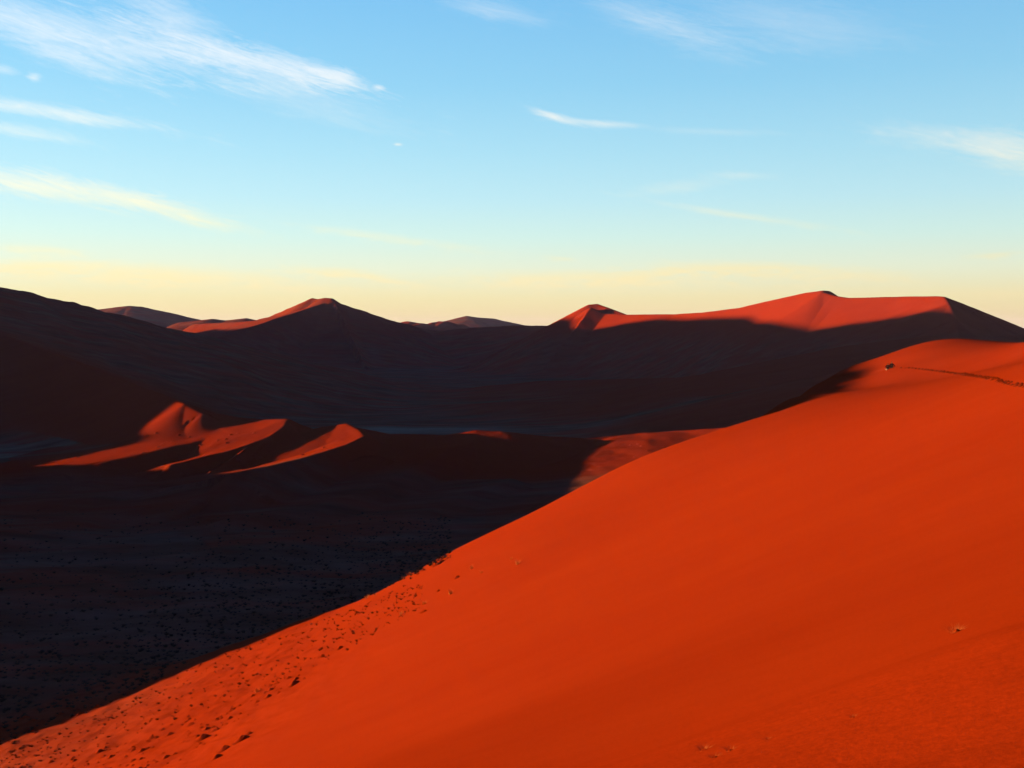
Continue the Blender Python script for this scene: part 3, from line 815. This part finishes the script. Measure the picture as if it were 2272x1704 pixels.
# ------------------------------------------------------------------ sky
world = bpy.data.worlds.new('World'); scene.world = world; world.use_nodes = True
def build_sky():
    nt = world.node_tree; N, L = nt.nodes, nt.links
    N.clear()
    out = N.new('ShaderNodeOutputWorld'); bg = N.new('ShaderNodeBackground')
    L.new(bg.outputs[0], out.inputs[0]); bg.inputs['Strength'].default_value = .1
    def M(op, a, b=None, c=None, clamp=False):
        n = N.new('ShaderNodeMath'); n.operation = op; n.use_clamp = clamp
        for i, v in enumerate((a, b, c)):
            if v is None: continue
            if isinstance(v, (int, float)): n.inputs[i].default_value = v
            else: L.new(v, n.inputs[i])
        return n.outputs[0]
    def ramp(fac, stops):
        r = N.new('ShaderNodeValToRGB'); cr = r.color_ramp
        while len(cr.elements) < len(stops): cr.elements.new(.5)
        for e, (p, c) in zip(cr.elements, stops):
            e.position = p; e.color = tuple(c) + (1,)
        L.new(fac, r.inputs[0]); return r.outputs[0]
    def mix(fac, a, b, mode='MIX'):
        n = N.new('ShaderNodeMix'); n.data_type = 'RGBA'; n.blend_type = mode
        for i, v in ((0, fac), (6, a), (7, b)):
            if isinstance(v, (int, float)): n.inputs[i].default_value = v
            elif isinstance(v, tuple): n.inputs[i].default_value = v + (1,)
            else: L.new(v, n.inputs[i])
        return n.outputs[2]
    sky = N.new('ShaderNodeTexSky'); sky.sky_type = 'NISHITA'; sky.sun_disc = False
    sky.sun_elevation = SUN_EL; sky.sun_rotation = math.radians(-90)
    tc = N.new('ShaderNodeTexCoord')
    sx = N.new('ShaderNodeSeparateXYZ'); L.new(tc.outputs['Generated'], sx.inputs[0])
    az = M('MULTIPLY', M('ARCTAN2', sx.outputs[0], sx.outputs[1]), 180 / math.pi)
    el = M('MULTIPLY', M('ARCSINE', sx.outputs[2]), 180 / math.pi)
    e01 = M('DIVIDE', el, 90.0, clamp=True)
    def s2l(c): return tuple(((v / 255 + .055) / 1.055) ** 2.4 if v > 10 else v / 255 / 12.92 for v in c)
    stops = [(0.0, (248, 223, 163)), (.6, (247, 227, 166)), (1.8, (246, 236, 182)), (3.3, (236, 247, 220)), (5.1, (214, 248, 241)),
             (7.2, (194, 241, 253)), (9.7, (176, 233, 255)), (13.4, (150, 219, 255)), (18.1, (129, 205, 255))]
    st = [(d / 90, s2l(c)) for d, c in stops]
    st += [(24 / 90, (.06, .21, .56)), (33 / 90, (.012, .085, .48)), (60 / 90, (.010, .066, .46)), (1.0, (.009, .058, .45))]
    grad = ramp(e01, st)
    # brighter towards the sun on the left, dimmer away from it
    cosun = M('MULTIPLY', sx.outputs[0], -1.0)
    f = M('MULTIPLY_ADD', cosun, .16, 1.0)
    mr = N.new('ShaderNodeMapRange'); mr.interpolation_type = 'SMOOTHSTEP'
    L.new(M('MULTIPLY_ADD', cosun, .20, sx.outputs[1]), mr.inputs[0])
    mr.inputs[1].default_value = -.55; mr.inputs[2].default_value = .62; mr.inputs[3].default_value = .10; mr.inputs[4].default_value = 1.0
    low = M('SUBTRACT', 1.0, M('DIVIDE', el, 45.0, clamp=True))
    dim = M('ADD', M('MULTIPLY', mr.outputs[0], low), M('MULTIPLY', M('SUBTRACT', 1.0, low), .8))
    f = M('MULTIPLY', f, dim)
    gs = N.new('ShaderNodeVectorMath'); gs.operation = 'SCALE'; L.new(grad, gs.inputs[0]); L.new(M('MULTIPLY', f, 2.0), gs.inputs['Scale'])
    ns = N.new('ShaderNodeVectorMath'); ns.operation = 'SCALE'; L.new(sky.outputs[0], ns.inputs[0]); ns.inputs['Scale'].default_value = .38
    col = mix(.12, gs.outputs[0], ns.outputs[0])
    # ---- clouds, laid out over the sky by azimuth and elevation
    wv = N.new('ShaderNodeCombineXYZ'); L.new(az, wv.inputs[0]); L.new(el, wv.inputs[1])
    def along(angle, sx_, sy_):              # turn the sky so that x runs along the streaks, then stretch
        a = N.new('ShaderNodeMapping'); a.inputs['Rotation'].default_value = (0, 0, math.radians(angle)); L.new(wv.outputs[0], a.inputs[0])
        b = N.new('ShaderNodeMapping'); b.inputs['Scale'].default_value = (sx_, sy_, 1); L.new(a.outputs[0], b.inputs[0]); return b
    rot = along(10, .16, .75)
    def noise(vec, scale, detail=6, rough=.6, dist=.3):
        n = N.new('ShaderNodeTexNoise'); n.inputs['Scale'].default_value = scale; n.inputs['Detail'].default_value = detail
        n.inputs['Roughness'].default_value = rough; n.inputs['Distortion'].default_value = dist
        L.new(vec, n.inputs['Vector']); return n.outputs['Fac']
    n1 = noise(rot.outputs[0], 1.6, 7, .62, .5)
    n2 = noise(rot.outputs[0], 5.5, 8, .7, .6)
    n3 = noise(rot.outputs[0], 15.0, 5, .7, .2)
    nz = M('MULTIPLY_ADD', n2, .45, M('MULTIPLY', n1, .75)); nz = M('MULTIPLY_ADD', n3, .22, nz)          # about .2 .. 1.1
    wob = M('MULTIPLY', M('SUBTRACT', n1, .5), 2.2)
    wl = N.new('ShaderNodeCombineXYZ'); L.new(M('MULTIPLY', az, .30), wl.inputs[0]); L.new(M('MULTIPLY', el, 1.9), wl.inputs[1])
    nlow = M('MULTIPLY_ADD', noise(wl.outputs[0], 4.5, 6, .65, .4), .55, M('MULTIPLY', noise(wl.outputs[0], 1.5, 7, .62, .8), .85))
    wlow = M('MULTIPLY', M('SUBTRACT', nlow, .70), 3.4)
    rot2 = along(15, .13, 1.0)
    fib = noise(rot2.outputs[0], 3.2, 9, .72, 1.2)
    def streak(px, py, length, width, ang, amp, soft=.55, skew=0):
        """px, py: middle; length, width: half sizes in px; ang: degrees, downwards to the right"""
        u, v = sight(px, py)
        a0 = math.degrees(math.atan(u)); e0 = math.degrees(math.atan(v / math.hypot(1, u)))
        k = 57.3 / F_PX
        da = M('SUBTRACT', az, a0); de = M('SUBTRACT', el, e0)
        c, s = math.cos(math.radians(ang)), math.sin(math.radians(ang))
        p = M('MULTIPLY_ADD', da, c / (length * k), M('MULTIPLY', de, -s / (length * k)))
        q = M('MULTIPLY_ADD', da, s / (width * k), M('MULTIPLY', de, c / (width * k)))
        low = py > 520
        q = M('ADD', q, M('MULTIPLY', wlow, .5) if low else M('MULTIPLY', wob, soft))
        d2 = M('MULTIPLY_ADD', p, p, M('MULTIPLY', q, q))
        g = M('EXPONENT', M('MULTIPLY', d2, -1.0))
        t = M('SUBTRACT', M('ADD', g, M('MULTIPLY', M('SUBTRACT', nlow, .72), 2.2) if low else M('ADD', M('MULTIPLY', M('SUBTRACT', nz, .68), 1.1), M('MULTIPLY', M('SUBTRACT', fib, .52), 1.5))), .20)
        t = M('MULTIPLY', M('MULTIPLY', t, 1.0, clamp=True), M('POWER', g, .30))
        return M('MULTIPLY', t, amp)
    S = [(130, 70, 330, 45, 9, .75), (480, 120, 230, 34, 14, .85), (690, 158, 150, 24, 15, 1.0), (757, 171, 36, 17, 12, 1.0), (740, 165, 60, 10, 14, 1.0), (560, 135, 150, 14, 14, .8),
         (840, 194, 16, 6, 5, .9), (380, 35, 120, 40, 22, .55), (170, 130, 170, 32, 12, .45), (620, 200, 260, 45, 14, .30),
         (75, 172, 16, 9, 0, .8), (10, 155, 30, 10, 10, .5), (110, 247, 240, 15, 5, .75), (40, 290, 130, 14, 6, .5),
         (60, 408, 300, 26, 7, .95), (330, 455, 210, 20, 13, .85), (860, 528, 230, 12, 7, .5), (1225, 258, 60, 9, 16, 1.0),
         (1330, 274, 120, 8, 5, .6), (1580, 292, 170, 8, 4, .22), (2130, 310, 170, 26, 11, .55), (2250, 338, 110, 36, 16, .75),
         (1480, 60, 190, 34, 20, .42), (1100, 25, 120, 25, 12, .35), (1750, 50, 240, 50, 12, .28),
         (1650, 480, 220, 9, 10, .5), (1500, 415, 110, 16, -6, .25), (1640, 388, 70, 9, 3, .25),
         (883, 321, 11, 4, 0, .9), (1250, 575, 35, 6, 4, .55), (90, 555, 90, 12, 2, .6), (2200, 566, 60, 6, -4, .6),
         (1300, 622, 330, 24, 0, 1.0), (1620, 597, 230, 19, 1, 1.0), (1480, 606, 160, 12, -4, .9), (1850, 612, 200, 20, 3, .7), (300, 608, 380, 26, 2, 1.0),
         (760, 605, 130, 13, 3, .9), (850, 622, 110, 9, 8, .8), (100, 590, 140, 12, -3, .7), (600, 640, 300, 14, 2, .4), (2230, 650, 160, 12, 2, .3)]
    tot = None
    for s in S:
        m = streak(*s)
        tot = m if tot is None else M('SUBTRACT', M('ADD', tot, m), M('MULTIPLY', tot, m))
    ccol = ramp(M('DIVIDE', el, 20.0, clamp=True), [(0, s2l((252, 228, 178))), (.16, s2l((254, 236, 176))), (.3, s2l((255, 248, 205))),
                                                   (.45, s2l((253, 253, 236))), (.7, s2l((243, 250, 254))), (1, s2l((238, 248, 255)))])
    cs = N.new('ShaderNodeVectorMath'); cs.operation = 'SCALE'; L.new(ccol, cs.inputs[0]); L.new(M('MULTIPLY', f, 2.0), cs.inputs['Scale'])
    col = mix(M('MULTIPLY', tot, .84, clamp=True), col, cs.outputs[0])
    L.new(col, bg.inputs['Color'])
build_sky()

# ------------------------------------------------------------------ haze
def build_haze():
    bm = bmesh.new(); bmesh.ops.create_cube(bm, size=1)
    for v in bm.verts:
        v.co = (v.co.x * 25000, v.co.y * 25000, -64 if v.co.z < 0 else 125)
    me = bpy.data.meshes.new('haze'); bm.to_mesh(me); bm.free()
    m = bpy.data.materials.new('haze'); m.use_nodes = True
    nt = m.node_tree; nt.nodes.clear()
    o = nt.nodes.new('ShaderNodeOutputMaterial'); v = nt.nodes.new('ShaderNodeVolumePrincipled')
    v.inputs['Color'].default_value = (.46, .46, .92, 1); v.inputs['Density'].default_value = 2.6e-5
    nt.links.new(v.outputs[0], o.inputs['Volume'])
    me.materials.append(m)
    h = bpy.data.objects.new('haze', me); COL.objects.link(h)
    tag(h, 'thin bluish evening haze filling the air over the dunes', kind='stuff')
build_haze()

scene.cycles.use_denoising = os.environ.get('DN', '1') == '1'
scene.view_settings.view_transform = 'Standard'
scene.view_settings.look = 'None'
scene.view_settings.exposure = 2.4
scene.view_settings.gamma = 1.0
